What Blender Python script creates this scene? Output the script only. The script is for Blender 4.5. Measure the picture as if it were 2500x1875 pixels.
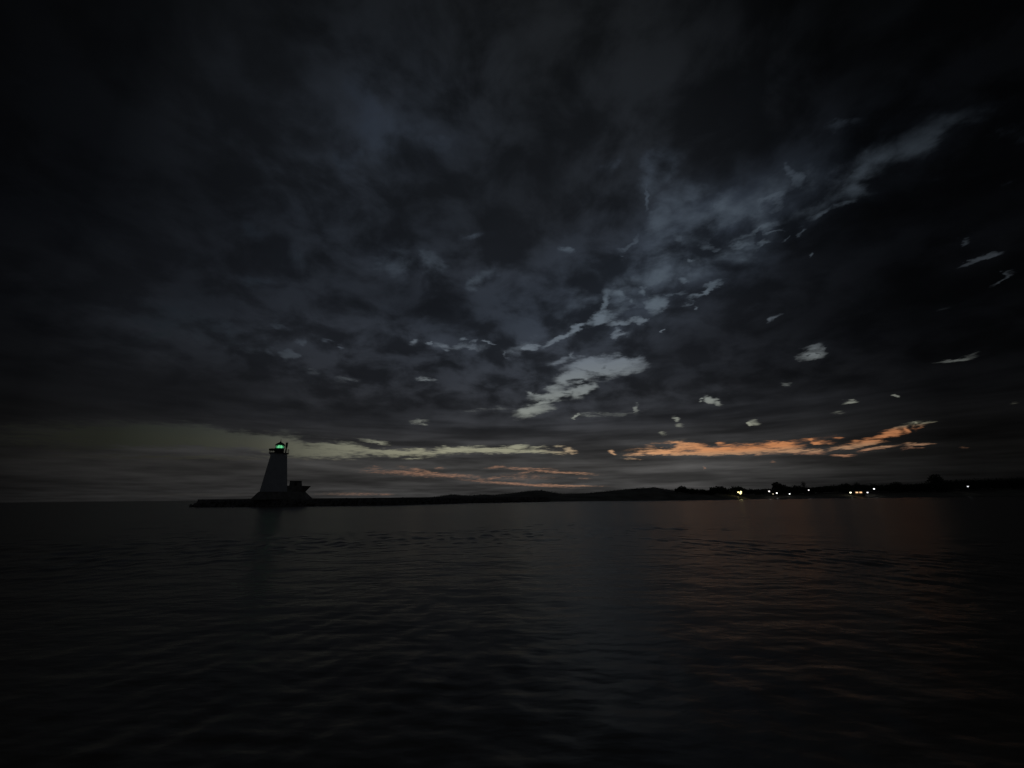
import bpy, bmesh, math, random
import numpy as np
from mathutils import Vector, Matrix, noise as mnoise

for o in list(bpy.data.objects):
    bpy.data.objects.remove(o)
sc = bpy.context.scene
COL = sc.collection
random.seed(7)
R = math.radians

# ------------------------------------------------------------------ camera
CAM_H = 2.4
FPX = 972.0                       # focal length in photo pixels (14 mm equivalent ultra wide)
PITCH, ROLL = R(15.93), R(0.545)
fw = Vector((0, math.cos(PITCH), math.sin(PITCH)))
r0 = Vector((1, 0, 0))
u0 = Vector((0, -math.sin(PITCH), math.cos(PITCH)))
rt = r0 * math.cos(ROLL) - u0 * math.sin(ROLL)
up = u0 * math.cos(ROLL) + r0 * math.sin(ROLL)
cam_d = bpy.data.cameras.new('camera')
cam_d.sensor_width = 36.0
cam_d.lens = 36.0 * FPX / 2500.0
cam_d.clip_start = 0.1
cam_d.clip_end = 80000.0
cam = bpy.data.objects.new('camera', cam_d)
COL.objects.link(cam)
m3 = Matrix((rt, up, -fw)).transposed()
cam.matrix_world = Matrix.Translation((0, 0, CAM_H)) @ m3.to_4x4()
sc.camera = cam

sc.view_settings.view_transform = 'Standard'
sc.view_settings.look = 'None'
sc.view_settings.exposure = 0.0
sc.view_settings.gamma = 1.0
sc.cycles.use_denoising = True
sc.cycles.max_bounces = 6
sc.cycles.sample_clamp_indirect = 2.0


def ray(px, py):
    """direction in the world of a place seen in the photograph (2500 x 1875)"""
    d = fw * FPX + rt * (px - 1250.0) - up * (py - 937.5)
    return d.normalized()


def on_water(px, py):
    d = ray(px, py)
    return Vector((0, 0, CAM_H)) + d * (CAM_H / -d.z)


def at_depth(px, py, y):
    d = ray(px, py)
    return Vector((0, 0, CAM_H)) + d * (y / d.y)


def azel(px, py):
    d = ray(px, py)
    return math.degrees(math.atan2(d.x, d.y)), math.degrees(math.asin(d.z))


# ------------------------------------------------------------------ sky at late dusk
world = bpy.data.worlds.new('World')
sc.world = world
world.use_nodes = True
NT = world.node_tree
NT.nodes.clear()
world.cycles.sampling_method = 'MANUAL'
world.cycles.sample_map_resolution = 512


def N(t, **kw):
    n = NT.nodes.new(t)
    for k, v in kw.items():
        setattr(n, k, v)
    return n


def put(sock, v):
    if isinstance(v, bpy.types.NodeSocket):
        NT.links.new(v, sock)
    else:
        sock.default_value = v


def M(op, a, b=None, c=None, clamp=False):
    n = N('ShaderNodeMath', operation=op, use_clamp=clamp)
    put(n.inputs[0], a)
    if b is not None:
        put(n.inputs[1], b)
    if c is not None:
        put(n.inputs[2], c)
    return n.outputs[0]


def V(op, a, b=None, out=0):
    n = N('ShaderNodeVectorMath', operation=op)
    put(n.inputs[0], a)
    if b is not None:
        if op == 'SCALE':
            put(n.inputs['Scale'], b)
        else:
            put(n.inputs[1], b)
    return n.outputs[out]


def MR(v, a, b, c, d, smooth=False):
    n = N('ShaderNodeMapRange', clamp=True)
    if smooth:
        n.interpolation_type = 'SMOOTHSTEP'
    put(n.inputs[0], v)
    for i, x in enumerate((a, b, c, d)):
        put(n.inputs[i + 1], x)
    return n.outputs[0]


def NOISE(vec, scale, detail=5, rough=0.55, out='Fac', dist=0.0):
    n = N('ShaderNodeTexNoise', noise_dimensions='3D')
    put(n.inputs['Vector'], vec)
    n.inputs['Scale'].default_value = scale
    n.inputs['Detail'].default_value = detail
    n.inputs['Roughness'].default_value = rough
    n.inputs['Distortion'].default_value = dist
    return n.outputs[out]


def RAMP(v, lo, hi, stops):
    """stops: (value, (r,g,b)) with value in lo..hi"""
    t = MR(v, lo, hi, 0.0, 1.0)
    n = N('ShaderNodeValToRGB')
    e = n.color_ramp.elements
    while len(e) < len(stops):
        e.new(0.5)
    for el, (p, c) in zip(e, stops):
        el.position = (p - lo) / (hi - lo)
        if not isinstance(c, tuple):
            c = (c, c, c)
        el.color = (*c, 1)
    put(n.inputs[0], t)
    return n.outputs[0]


def MIX(f, a, b):
    n = N('ShaderNodeMix', data_type='RGBA')
    put(n.inputs[0], f)
    put(n.inputs[6], a)
    put(n.inputs[7], b)
    return n.outputs[2]


tc = N('ShaderNodeTexCoord')
D = V('NORMALIZE', tc.outputs['Generated'])
sep = N('ShaderNodeSeparateXYZ')
put(sep.inputs[0], D)
dx, dy, dz = sep.outputs
AZ = M('MULTIPLY', M('ARCTAN2', dx, dy), 57.29578)
EL = M('MULTIPLY', M('ARCSINE', dz), 57.29578)
zc = M('MAXIMUM', dz, 0.0)
zp = M('ADD', zc, 0.06)
# where the view ray meets the flat layer of cloud
cmb = N('ShaderNodeCombineXYZ')
put(cmb.inputs[0], M('DIVIDE', dx, zp))
put(cmb.inputs[1], M('DIVIDE', dy, zp))
P = cmb.outputs[0]
# texture of the layer, drawn out along the wind
ca_, sa_ = math.cos(R(18)), math.sin(R(18))
u_ = V('DOT_PRODUCT', P, (ca_ * 1.25, sa_ * 1.25, 0), out=1)
v_ = V('DOT_PRODUCT', P, (-sa_ * .62, ca_ * .62, 0), out=1)
cmb2 = N('ShaderNodeCombineXYZ')
put(cmb2.inputs[0], u_)
put(cmb2.inputs[1], v_)
PW = cmb2.outputs[0]
# turbulence that frays every edge of the layer
nv = NOISE(P, 2.2, 4, 0.6, 'Color')
nv2 = NOISE(P, 9.0, 4, 0.62, 'Color')
w1 = V('SUBTRACT', nv, (0.5, 0.5, 0.5))
w2 = V('SUBTRACT', nv2, (0.5, 0.5, 0.5))
wamp = M('MULTIPLY', M('ADD', zc, 0.012), 1.0)
w = V('ADD', V('SCALE', w1, 0.17), V('SCALE', w2, 0.10))
w = V('MULTIPLY', w, (1.5, 1.0, 1.0))
DW = V('ADD', D, V('SCALE', w, wamp))

# a place in the sky: px, py, half length, half height, tilt, peak, sharpness
# (given as seen in the photograph, stored as a direction on the celestial sphere)


def axes(px, py, rx, ry, rot):
    t = R(rot)
    c = ray(px, py)
    ax = (rx * math.cos(t), -rx * math.sin(t))
    bx = (ry * math.sin(t), ry * math.cos(t))
    a = (ray(px + ax[0], py + ax[1]) - ray(px - ax[0], py - ax[1])) * 0.5
    b = (ray(px + bx[0], py + bx[1]) - ray(px - bx[0], py - bx[1])) * 0.5
    la, lb = a.length, b.length
    an = a.normalized()
    bn = (b - an * b.dot(an)).normalized()
    return c, an / la, bn / lb


def VM3(a, b, c_):
    n = N('ShaderNodeVectorMath', operation='MULTIPLY_ADD')
    put(n.inputs[0], a)
    put(n.inputs[1], b)
    put(n.inputs[2], c_)
    return n.outputs[0]


def spots(table, dvec, combine='MAXIMUM'):
    """three places per vector: the largest value of all the ellipses in the table"""
    bx_, by_, bz_ = dvec
    acc = V('SCALE', bx_, 0.0)
    t = list(table)
    while len(t) % 3:
        t.append(t[-1] if combine == 'MAXIMUM' else (t[-1][0], t[-1][1], 1, 1, 0, 0.0, 0.1))
    for k in range(0, len(t), 3):
        tri = t[k:k + 3]
        soft = [combine == 'MAXIMUM' and q[2] < 65 and q[1] < 1062 and .55 <= q[5] < 1.05 for q in tri]
        fac = [.66 if f else (1.2 if .3 < q[5] < .6 else 1) for q, f in zip(tri, soft)]
        ca = [axes(q[0], q[1], q[2] * f, q[3] * f, q[4]) for q, f in zip(tri, fac)]
        X_ = VM3(bz_, [q[1].z for q in ca], [-q[0].dot(q[1]) for q in ca])
        X_ = VM3(by_, [q[1].y for q in ca], X_)
        X_ = VM3(bx_, [q[1].x for q in ca], X_)
        Y_ = VM3(bz_, [q[2].z for q in ca], [-q[0].dot(q[2]) for q in ca])
        Y_ = VM3(by_, [q[2].y for q in ca], Y_)
        Y_ = VM3(bx_, [q[2].x for q in ca], Y_)
        Q_ = VM3(X_, X_, V('MULTIPLY', Y_, Y_))
        kk = [6.0 if f else min(3.8, 1 / (1 - math.sqrt(.5 / q[5]))) if q[5] > .5 else 2.6 for q, f in zip(tri, soft)]
        v = V('MAXIMUM', VM3(Q_, [-1 / k_ for k_ in kk], (1, 1, 1)), (0, 0, 0))
        v = V('MULTIPLY', V('MULTIPLY', v, v), [q[5] for q in tri])
        if combine == 'MAXIMUM':
            acc = V('MAXIMUM', acc, v)
        else:
            acc = V('ADD', acc, v)
    sp_ = N('ShaderNodeSeparateXYZ')
    put(sp_.inputs[0], acc)
    op = 'MAXIMUM' if combine == 'MAXIMUM' else 'ADD'
    return M(op, M(op, sp_.outputs[0], sp_.outputs[1]), sp_.outputs[2])


def broadcast(vec):
    s_ = N('ShaderNodeSeparateXYZ')
    put(s_.inputs[0], vec)
    out = []
    for k in range(3):
        c_ = N('ShaderNodeCombineXYZ')
        for q in range(3):
            put(c_.inputs[q], s_.outputs[k])
        out.append(c_.outputs[0])
    return out


GAPS = [
    # bright break above the horizon, middle
    (1508, 892, 85, 20, 6, 1.2, 1.2), (1455, 900, 62, 24, 8, 1.2, 1.2), (1405, 925, 50, 20, 20, 1.2, 1.3),
    (1372, 955, 62, 15, 12, 1.1, 1.2), (1335, 968, 42, 10, 8, 1.0, 1.2), (1420, 950, 30, 16, 30, 1.1, 1.3),
    (1300, 1003, 44, 13, 8, 1.1, 1.3), (1325, 985, 22, 7, 20, .9, 1.4), (1302, 961, 14, 8, -30, .85, 1.2),
    (1403, 1017, 9, 4, 15, 1.0, 1.0), (1480, 1010, 80, 5, 4, .48, .7), (1552, 998, 10, 6, 50, .75, .8),
    # streak climbing to the right
    (1370, 823, 50, 7, 24, .95, 1.0), (1420, 798, 42, 13, 28, 1.0, 1.0), (1465, 778, 36, 18, 15, 1.0, 1.0),
    (1470, 745, 13, 34, -8, .85, .9), (1468, 715, 22, 16, 0, .62, .8), (1520, 787, 44, 8, 10, .9, 1.0),
    (1565, 780, 20, 8, 30, .9, 1.0), (1515, 722, 26, 14, -20, .74, .9), (1540, 742, 14, 12, 0, .6, .9),
    (1580, 722, 16, 12, 40, .72, .9), (1605, 745, 34, 17, 22, .9, 1.0), (1655, 719, 36, 6, 12, .66, .8),
    (1718, 708, 46, 8, 27, .92, 1.0), (1683, 733, 18, 4, 35, .6, .8), (1740, 686, 22, 6, 30, .6, .8),
    (1515, 818, 26, 8, 12, .84, 1.0), (1505, 806, 10, 10, 0, .8, 1.0), (1703, 742, 7, 9, -35, .75, .9),
    (1625, 801, 9, 4, 30, .85, .9), (1675, 684, 15, 12, 0, .62, .9),
    (1295, 848, 14, 9, 10, .85, .9), (1310, 840, 16, 4, 20, .6, .8), (1234, 870, 6, 12, 20, .6, .8),
    (1265, 855, 45, 16, 20, .42, .6), (1375, 878, 45, 8, 10, .5, .8), (1400, 868, 8, 8, 0, .6, 1.0),
    # high, soft break
    (1700, 560, 150, 60, 28, .42, .5), (1620, 560, 34, 50, -20, .5, .6), (1652, 592, 20, 22, 0, .6, .8),
    (1728, 602, 44, 10, 12, .70, .8), (1800, 588, 46, 8, 16, .62, .8), (1866, 580, 22, 9, 15, .70, .8),
    (1916, 580, 9, 15, 0, .72, .9), (1948, 566, 13, 13, 30, .72, .9), (1900, 553, 44, 6, 5, .6, .8),
    (1838, 552, 70, 7, 32, .60, .7), (1775, 605, 60, 22, 15, .42, .5), (1965, 622, 14, 6, 35, .84, .9),
    (1715, 638, 18, 5, 8, .72, .9), (1610, 680, 60, 40, 20, .40, .5), (1510, 625, 8, 5, 30, .55, .8),
    (1530, 598, 34, 6, 28, .44, .7), (1700, 480, 80, 40, 20, .40, .5), (1760, 512, 34, 10, 24, .5, .7),
    (1880, 480, 44, 9, 32, .50, .7), (1915, 440, 24, 26, 30, .48, .6), (1990, 512, 55, 12, 26, .62, .8),
    (2035, 488, 34, 13, 32, .66, .8), (2085, 445, 80, 28, 36, .47, .7), (2150, 385, 90, 42, 36, .42, .6),
    (2290, 330, 120, 40, 30, .44, .5), (2290, 425, 70, 10, 14, .5, .8), (2390, 410, 60, 10, 20, .5, .8),
    (2470, 450, 40, 10, 25, .55, .8), (1610, 430, 40, 50, 0, .44, .5), (1590, 480, 8, 34, -6, .5, .7),
    (1830, 250, 120, 60, 28, .26, .4), (2050, 318, 60, 16, 8, .44, .5), (2440, 330, 60, 40, 20, .40, .5),
    (1480, 415, 24, 16, 20, .36, .5), (1408, 488, 8, 12, 0, .52, .7), (1390, 620, 14, 9, 30, .44, .6),
    (1740, 575, 230, 85, 28, .40, .5), (1500, 730, 150, 60, 25, .34, .5), (1960, 470, 170, 55, 32, .40, .5), (1640, 660, 120, 50, 24, .36, .5),
    # left of the middle
    (940, 330, 85, 80, -60, .36, .5), (880, 240, 40, 90, 4, .32, .5), (1060, 350, 70, 32, 0, .30, .5),
    (872, 420, 24, 60, 0, .40, .5), (1164, 580, 34, 10, 6, .50, .6), (1185, 578, 10, 8, 30, .58, .7),
    (1180, 680, 40, 16, 20, .36, .4), (635, 700, 42, 13, -8, .50, .6), (625, 568, 22, 40, 30, .36, .4),
    (700, 640, 60, 40, -30, .35, .4), (960, 640, 50, 40, 0, .38, .4), (1050, 640, 24, 30, 0, .36, .4),
    (460, 790, 150, 34, -14, .50, .6), (370, 830, 70, 12, 20, .42, .6), (560, 815, 36, 34, 0, .60, .7),
    (600, 846, 50, 8, -6, .52, .8), (699, 868, 18, 10, 10, .84, .9), (660, 853, 12, 8, -20, .62, .9),
    (676, 793, 26, 5, -22, .6, .8), (733, 832, 10, 12, 30, .55, .8), (793, 820, 36, 6, -10, .55, .8),
    (832, 840, 12, 6, -10, .70, .9), (1005, 846, 13, 10, 40, .75, .9), (1037, 844, 12, 5, 0, .70, .9),
    (1122, 829, 14, 6, 0, .76, .9), (1160, 832, 20, 4, 20, .60, .8), (1196, 832, 13, 4, 5, .82, .9),
    (1098, 858, 10, 4, 0, .6, .9), (1150, 845, 90, 8, 0, .42, .6), (1040, 929, 24, 6, -4, .68, .8),
    (846, 926, 26, 7, -8, .46, .6), (869, 932, 6, 4, 0, .55, .8), (1028, 1032, 24, 4, 0, .66, .9),
    (1180, 1000, 70, 6, 4, .38, .6), (760, 905, 12, 8, 0, .4, .6),
    # small holes on the right
    (1888, 782, 13, 20, -35, .84, .8), (1982, 862, 32, 17, 6, 1.12, 1.2), (2387, 628, 42, 7, 20, .84, .8),
    (2345, 586, 14, 6, 20, .55, .8), (2455, 672, 60, 8, 26, .84, .8), (2334, 876, 58, 6, 10, .92, .8),
    (2328, 748, 60, 14, 10, .36, .5), (2090, 730, 14, 14, 0, .36, .5), (1735, 974, 18, 8, -18, 1.1, 1.0),
    (1757, 984, 16, 6, -18, 1.0, 1.0), (1713, 972, 7, 5, 0, 1.0, 1.0), (1647, 1022, 12, 6, -14, .95, .9),
    (1660, 1041, 13, 7, -14, .55, .7), (1843, 1032, 14, 5, 4, .72, .9), (1834, 1034, 6, 3, 0, 1.1, .9),
    (2076, 979, 18, 4, 6, .9, .9), (2183, 967, 11, 4, -10, 1.05, 1.0), (2052, 1008, 14, 5, 0, .5, .7),
    (1617, 1057, 14, 3, -4, .7, .9), (1915, 932, 12, 6, -15, .5, .7), (2470, 985, 12, 4, 0, .4, .6),
    # orange break low on the right
    (1600, 1107, 82, 6, 4, 1.12, 1.4), (1660, 1099, 80, 13, 3, 1.12, 1.4), (1735, 1100, 80, 13, 0, 1.12, 1.5),
    (1830, 1100, 90, 12, 2, 1.12, 1.5), (1895, 1092, 55, 12, 3, 1.12, 1.5), (1945, 1102, 60, 6, -2, 1.2, 1.4),
    (1655, 1084, 48, 4, -3, 1.0, 1.2), (1900, 1082, 40, 4, 3, 1.1, 1.3), (1990, 1103, 26, 3, 6, 1.0, 1.2),
    (1497, 1105, 8, 4, -20, .9, 1.0), (1540, 1118, 26, 2.5, -3, .8, 1.0), (1758, 1084, 12, 4, 0, .7, .9),
    (2050, 1095, 44, 4, 8, 1.1, 1.3), (2115, 1082, 46, 10, 12, 1.1, 1.3), (2110, 1098, 50, 5, 9, 1.1, 1.3),
    (2170, 1062, 62, 10, 20, 1.1, 1.3), (2212, 1050, 26, 5, 24, 1.1, 1.3), (2252, 1037, 24, 4, 16, .8, 1.0),
    (2232, 1035, 5, 4, 0, .8, 1.0), (2230, 1087, 46, 3, 4, 1.0, 1.2), (2175, 1091, 40, 4, 10, 1.0, 1.2),
    (2060, 1111, 28, 3, 2, 1.0, 1.2), (2225, 1096, 24, 2, 4, .7, 1.0), (2010, 1080, 22, 4, -8, .6, .8),
    (1982, 1071, 7, 5, 0, .8, .9), (1993, 1080, 12, 3, -10, .9, 1.0), (2045, 1069, 10, 4, -10, .55, .7),
    (1960, 1074, 60, 6, 8, .40, .6), (2350, 1091, 14, 2, 0, .5, .8), (1600, 1088, 60, 8, 10, .38, .6),
    (1888, 1125, 9, 4, 0, .62, .8), (1880, 1124, 40, 5, 0, .34, .5), (1719, 1141, 3, 2, 0, .7, 1.0),
    # pale band on the left
    (420, 1066, 330, 36, -1, 1.35, 2.0), (640, 1080, 160, 24, -9, 1.3, 2.2), (760, 1102, 130, 15, -3, 1.1, 2.0),
    (840, 1094, 110, 13, -5, 1.1, 1.8), (960, 1102, 110, 12, -2, 1.15, 1.8), (1080, 1099, 120, 8, 1, 1.15, 1.6),
    (1200, 1099, 110, 6.5, 0, 1.15, 1.5), (1310, 1102, 65, 5, -3, 1.1, 1.4), (1262, 1092, 26, 5, 8, 1.0, 1.2),
    (930, 1082, 50, 4, -12, .9, 1.0), (1310, 1090, 20, 3, 4, .75, .9), (1392, 1100, 12, 4, -8, .9, .9),
    (1366, 1090, 14, 2, -4, .7, .9), (1400, 1107, 10, 2, 0, .75, .9), (500, 1115, 300, 7, 0, .62, 1.5),
    (150, 1060, 200, 30, 0, .6, 1.0), (1010, 1118, 22, 2.5, 4, .7, 1.0),
    # warm streaks below
    (1010, 1156, 90, 5, -3, .56, .8), (1040, 1152, 60, 4, -10, .5, .8), (1090, 1160, 60, 3.5, -3, .56, .8),
    (1180, 1176, 60, 3, -6, .42, .7), (1270, 1182, 100, 2.6, -4, .66, .9), (1360, 1185, 90, 2.2, -1, .72, .9),
    (1370, 1153, 70, 3, -3, .72, .9), (1300, 1151, 40, 2.4, 10, .5, .8), (1200, 1168, 60, 3, 6, .40, .7),
    (1285, 1144, 50, 2, -2, .55, .9), (1210, 1141, 18, 2.5, 6, .55, .9), (1076, 1143, 12, 3, 0, .46, .8),
    (910, 1142, 22, 2, 0, .38, .7), (1428, 1168, 14, 2, 0, .42, .7), (1280, 1165, 90, 10, 0, .30, .6),
    (860, 1206, 80, 3.4, 0, .46, .9), (940, 1207, 20, 2.5, 0, .46, .9), (480, 1208, 160, 4, 0, .40, .8),
]
CLOUDS = [
    (1470, 898, 9, 3, 8, .55, 1.0), (1438, 908, 18, 4, -18, .45, .9), (1395, 940, 24, 8, 12, .7, 1.0),
    (1423, 938, 12, 8, 0, .6, 1.0), (1382, 958, 16, 3, 0, .55, .9), (1545, 876, 16, 12, -10, .6, .9),
    (1325, 955, 26, 6, -5, .6, .9), (1490, 1005, 30, 8, 0, .3, .7),
    (1437, 812, 20, 10, 0, .6, .9), (1486, 812, 16, 14, 0, .6, .9), (1545, 795, 20, 9, -20, .6, .9),
    (1560, 765, 44, 8, 6, .55, .8), (1510, 800, 16, 5, 0, .5, .9),
    (1785, 555, 50, 16, 22, .4, .6), (1730, 500, 34, 20, 30, .3, .5), (1855, 560, 8, 15, 0, .45, .8),
    (1910, 545, 15, 6, 0, .45, .8), (1880, 600, 30, 16, 10, .5, .7), (1940, 600, 18, 14, 10, .5, .7),
    (1830, 470, 40, 30, 30, .3, .5), (1930, 480, 60, 20, 26, .42, .6), (2010, 380, 50, 50, 20, .38, .5),
    (1985, 528, 40, 8, 25, .42, .7), (1760, 700, 50, 20, 28, .3, .5),
    (1976, 864, 9, 4, 20, .7, 1.0), (1994, 860, 6, 4, 0, .6, 1.0), (1735, 984, 14, 3, -14, .6, 1.0),
    (2330, 350, 60, 20, 34, .4, .6), (2420, 385, 90, 14, 22, .4, .6),
    (1625, 1089, 20, 6, -10, .9, 1.1), (1672, 1099, 26, 4, 3, .75, 1.0), (1574, 1109, 8, 3, 0, .6, 1.0),
    (1790, 1112, 34, 2.2, -4, .6, .9), (1893, 1095, 24, 2, -4, .6, .9), (1850, 1106, 60, 1.8, 0, .3, .7),
    (1958, 1104, 14, 2.5, 2, .7, 1.0), (2070, 1102, 36, 5, -4, .9, 1.2), (2160, 1073, 38, 3, 4, .85, 1.1),
    (2125, 1090, 30, 2.6, 8, .8, 1.0), (2178, 1086, 26, 5, -4, .8, 1.0), (2200, 1052, 9, 8, 30, .6, .9),
    (2222, 1046, 7, 6, 20, .8, 1.0), (2100, 1074, 10, 12, 0, .5, .8), (1745, 1090, 14, 4, -14, .6, .9),
    (1760, 1118, 280, 5, -1, .6, .9), (2020, 1096, 14, 4, 0, .5, .9),
    (490, 1102, 150, 8, -2, .6, 1.0), (465, 1095, 34, 7, 0, .6, .8), (600, 1048, 70, 11, -8, .62, .8),
    (540, 1034, 60, 8, -4, .4, .6), (780, 1078, 32, 4, -8, .9, 1.0), (950, 1092, 52, 6, -3, .95, 1.1),
    (1050, 1096, 20, 6, -4, .8, 1.0), (1000, 1113, 20, 4, 4, .4, .8), (1334, 1104, 12, 2.4, 4, .6, .9),
    (1290, 1098, 34, 1.6, -2, .3, .7),
]

# thinner, brighter stretches of the layer
THIN = [
    (1500, 760, 380, 160, 25, .95, 1.0), (1830, 520, 380, 110, 30, 1.35, 1.0), (1100, 700, 420, 260, 0, .55, 1.0),
    (1660, 1158, 300, 40, 0, 2.6, 1.0), (1150, 1165, 320, 34, 0, .55, 1.0), (900, 330, 260, 240, 0, .5, 1.0),
    (1050, 830, 240, 50, 0, .5, 1.0), (1620, 1080, 160, 22, 6, .55, 1.0), (1960, 1078, 120, 18, 8, .5, 1.0),
    (480, 800, 260, 70, -8, .45, 1.0), (1750, 985, 70, 30, -10, .4, 1.0), (1980, 865, 80, 40, 0, .45, 1.0),
    (1480, 1010, 120, 24, 0, .6, 1.0), (1300, 1060, 260, 40, 0, .35, 1.0), (700, 1160, 260, 30, 0, .2, 1.0),
]
# heavy, dark stretches
DARK = [
    (2020, 615, 200, 80, 32, 1.2, 1), (2350, 490, 190, 80, 8, 1.2, 1), (2050, 770, 420, 150, 8, .9, 1), (1690, 850, 160, 70, 22, .8, 1),
    (1240, 470, 190, 110, 10, .7, 1), (1030, 480, 130, 110, 0, .6, 1), (1750, 440, 60, 40, 20, .5, 1), (1320, 560, 120, 70, 20, .5, 1),
    (1040, 760, 200, 50, -10, .4, 1), (300, 965, 440, 62, 1, 1.0, 1), (900, 1010, 260, 40, 4, .5, 1), (1900, 350, 90, 70, 20, .5, 1),
    (2300, 1140, 260, 40, 0, .6, 1), (1600, 1020, 200, 40, 0, .3, 1), (1430, 320, 160, 80, 0, .35, 1), (700, 1170, 300, 26, 0, .3, 1),
]
DB = broadcast(DW)
g = spots(GAPS, DB)
c = spots(CLOUDS, DB)
th = spots(THIN, DB, 'ADD')
dk = M('MINIMUM', spots(DARK, DB), 1.0)
fb = NOISE(P, 7.0, 6, 0.62)
zq = M('ADD', zc, 0.30)
cmb4 = N('ShaderNodeCombineXYZ')
put(cmb4.inputs[0], M('DIVIDE', dx, zq))
put(cmb4.inputs[1], M('DIVIDE', dy, zq))
puff = NOISE(cmb4.outputs[0], 6.0, 6, 0.55, dist=0.25)
strk = NOISE(PW, 2.4, 5, 0.50, dist=0.3)
cmb3 = N('ShaderNodeCombineXYZ')
put(cmb3.inputs[0], M('MULTIPLY', AZ, 0.05))
put(cmb3.inputs[1], M('MULTIPLY', EL, 0.62))
lay = NOISE(cmb3.outputs[0], 1.0, 4, 0.5, dist=0.2)
lowf = MR(EL, 8.0, 15.0, 1.0, 0.0, smooth=True)
fb2 = M('ADD', M('MULTIPLY', puff, 0.82), M('MULTIPLY', strk, 0.18))
fb2 = M('ADD', M('MULTIPLY', fb2, M('SUBTRACT', 1.0, lowf)), M('MULTIPLY', M('ADD', M('MULTIPLY', lay, .62), .19), lowf))
fb3 = NOISE(P, 1.3, 3, 0.5)
tex = M('MULTIPLY', M('SUBTRACT', fb, 0.5), 0.9)
tex = M('MULTIPLY', tex, MR(EL, 6.0, 11.0, 2.0, 1.0))
G = M('ADD', M('SUBTRACT', g, M('MAXIMUM', c, M('MULTIPLY', dk, 0.35))), M('MULTIPLY', tex, MR(g, 0.05, 0.4, 0.3, 1.0)))
mot = M('MULTIPLY', M('MULTIPLY', M('SUBTRACT', fb2, 0.5), 2.4), M('MULTIPLY', MR(g, 0.10, 0.32, 0.0, 1.0), MR(g, 0.55, 0.9, 1.0, 0.0)))
G = M('ADD', G, M('MULTIPLY', mot, M('SUBTRACT', 1.0, lowf)))
T = MR(G, 0.08, 1.08, 0.0, 1.0, smooth=True)

# clear twilight behind the layer: pale low down, blue grey higher, brightest towards the set sun, sides dimmed as painted lens vignetting
clear = RAMP(EL, 0, 90, [
    (0.0, (.15, .14, .11)), (6.6, (.245, .24, .17)),
    (9.0, (.215, .225, .185)), (12.3, (.19, .205, .19)), (18.7, (.128, .148, .172)), (26.2, (.088, .112, .136)),
    (36.0, (.054, .069, .088)), (45.0, (.036, .047, .065)), (60.0, (.03, .036, .052)), (90.0, (.02, .024, .035))])


def azp(px, py=1100):
    return azel(px, py)[0]


clear_az = RAMP(AZ, -180, 180, [
    (-180, .04), (azp(0), .045), (azp(250), .062), (azp(450), .14), (azp(620), .26), (azp(850), .80), (azp(1100), 1.15), (azp(1900), 1.05),
    (azp(2250), .80), (azp(2500), .36), (75, .15), (180, .04)])
orange = RAMP(AZ, 0, 90, [
    (0, (.33, .22, .12)), (azp(1450), (.42, .27, .16)), (azp(1600), (.56, .28, .135)), (azp(1800), (.50, .20, .080)),
    (azp(2200), (.45, .18, .075)), (80, (.5, .14, .05))])
wf = M('MULTIPLY', MR(AZ, azp(640), azp(900), 0.12, 1.0), MR(EL, 4.4, 5.1, 1.0, 0.0, smooth=True))
clear = MIX(wf, clear, (.31, .165, .105, 1))
lim = M('ADD', azel(1500, 1080)[1], M('MULTIPLY', M('SUBTRACT', AZ, azp(1500)), (azel(2240, 1040)[1] - azel(1500, 1080)[1]) / (azp(2240) - azp(1500))))
of = M('MULTIPLY', MR(AZ, azp(1290), azp(1480), 0.0, 1.0, smooth=True), MR(M('SUBTRACT', EL, lim), -0.25, 0.35, 1.0, 0.0, smooth=True))
of = M('MULTIPLY', of, MR(EL, 4.6, 5.6, 0.25, 1.0))
clear = MIX(of, clear, orange)
tint = RAMP(AZ, -90, 90, [(azp(0), (.80, .92, 1.0)), (azp(300), (.80, .92, 1.0)), (azp(600), (.74, .78, .86)), (azp(1000), (1.0, 1.0, 1.0))])
clear = V('MULTIPLY', V('MULTIPLY', clear, tint), clear_az)
# the sky model itself, sun just set to the right of the middle, adds its dim glow behind the layer
sky = N('ShaderNodeTexSky', sky_type='NISHITA')
sky.sun_disc = False
sky.sun_elevation = R(-4.0)
sky.sun_rotation = R(28.0)
clear = V('ADD', clear, V('SCALE', sky.outputs[0], 0.05))

# underside of the layer
under = RAMP(EL, 0, 90, [
    (0.0, (.027, .0265, .0265)), (4.0, (.036, .035, .034)), (7.0, (.027, .027, .028)), (10.0, (.0205, .0215, .0245)),
    (16.0, (.0150, .0166, .0205)), (26.0, (.0128, .0146, .0188)), (40.0, (.0115, .0132, .0162)), (55.0, (.0078, .0089, .0104)),
    (70.0, (.0058, .0064, .0072)), (90.0, (.0060, .0066, .0072))])
under_az = RAMP(AZ, -180, 180, [  # dark outer stops put lens vignetting into the cloud colour
    (-180, .95), (-110, .34), (-62, .11), (azp(0), .20), (azp(250), .46), (azp(600), .72), (azp(900), .88), (azp(1200), 1.0), (azp(1550), .98),
    (azp(1800), .80), (azp(2100), .44), (azp(2350), .15), (60, .12), (110, .34), (180, .95)])
under = V('MULTIPLY', under, under_az)
con = M('MULTIPLY', MR(AZ, azp(200), azp(900), 0.40, 1.0, smooth=True), M('SUBTRACT', 1.0, M('MULTIPLY', dk, 0.55)))
lum = M('ADD', 1.0, M('MULTIPLY', MR(fb2, 0.39, 0.61, -0.40, 0.44, smooth=True), con))
lum = M('MULTIPLY', lum, MR(fb3, 0.3, 0.7, 0.72, 1.3))
hal = M('ADD', th, M('MULTIPLY', M('MINIMUM', g, 0.9), 0.9))
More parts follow.
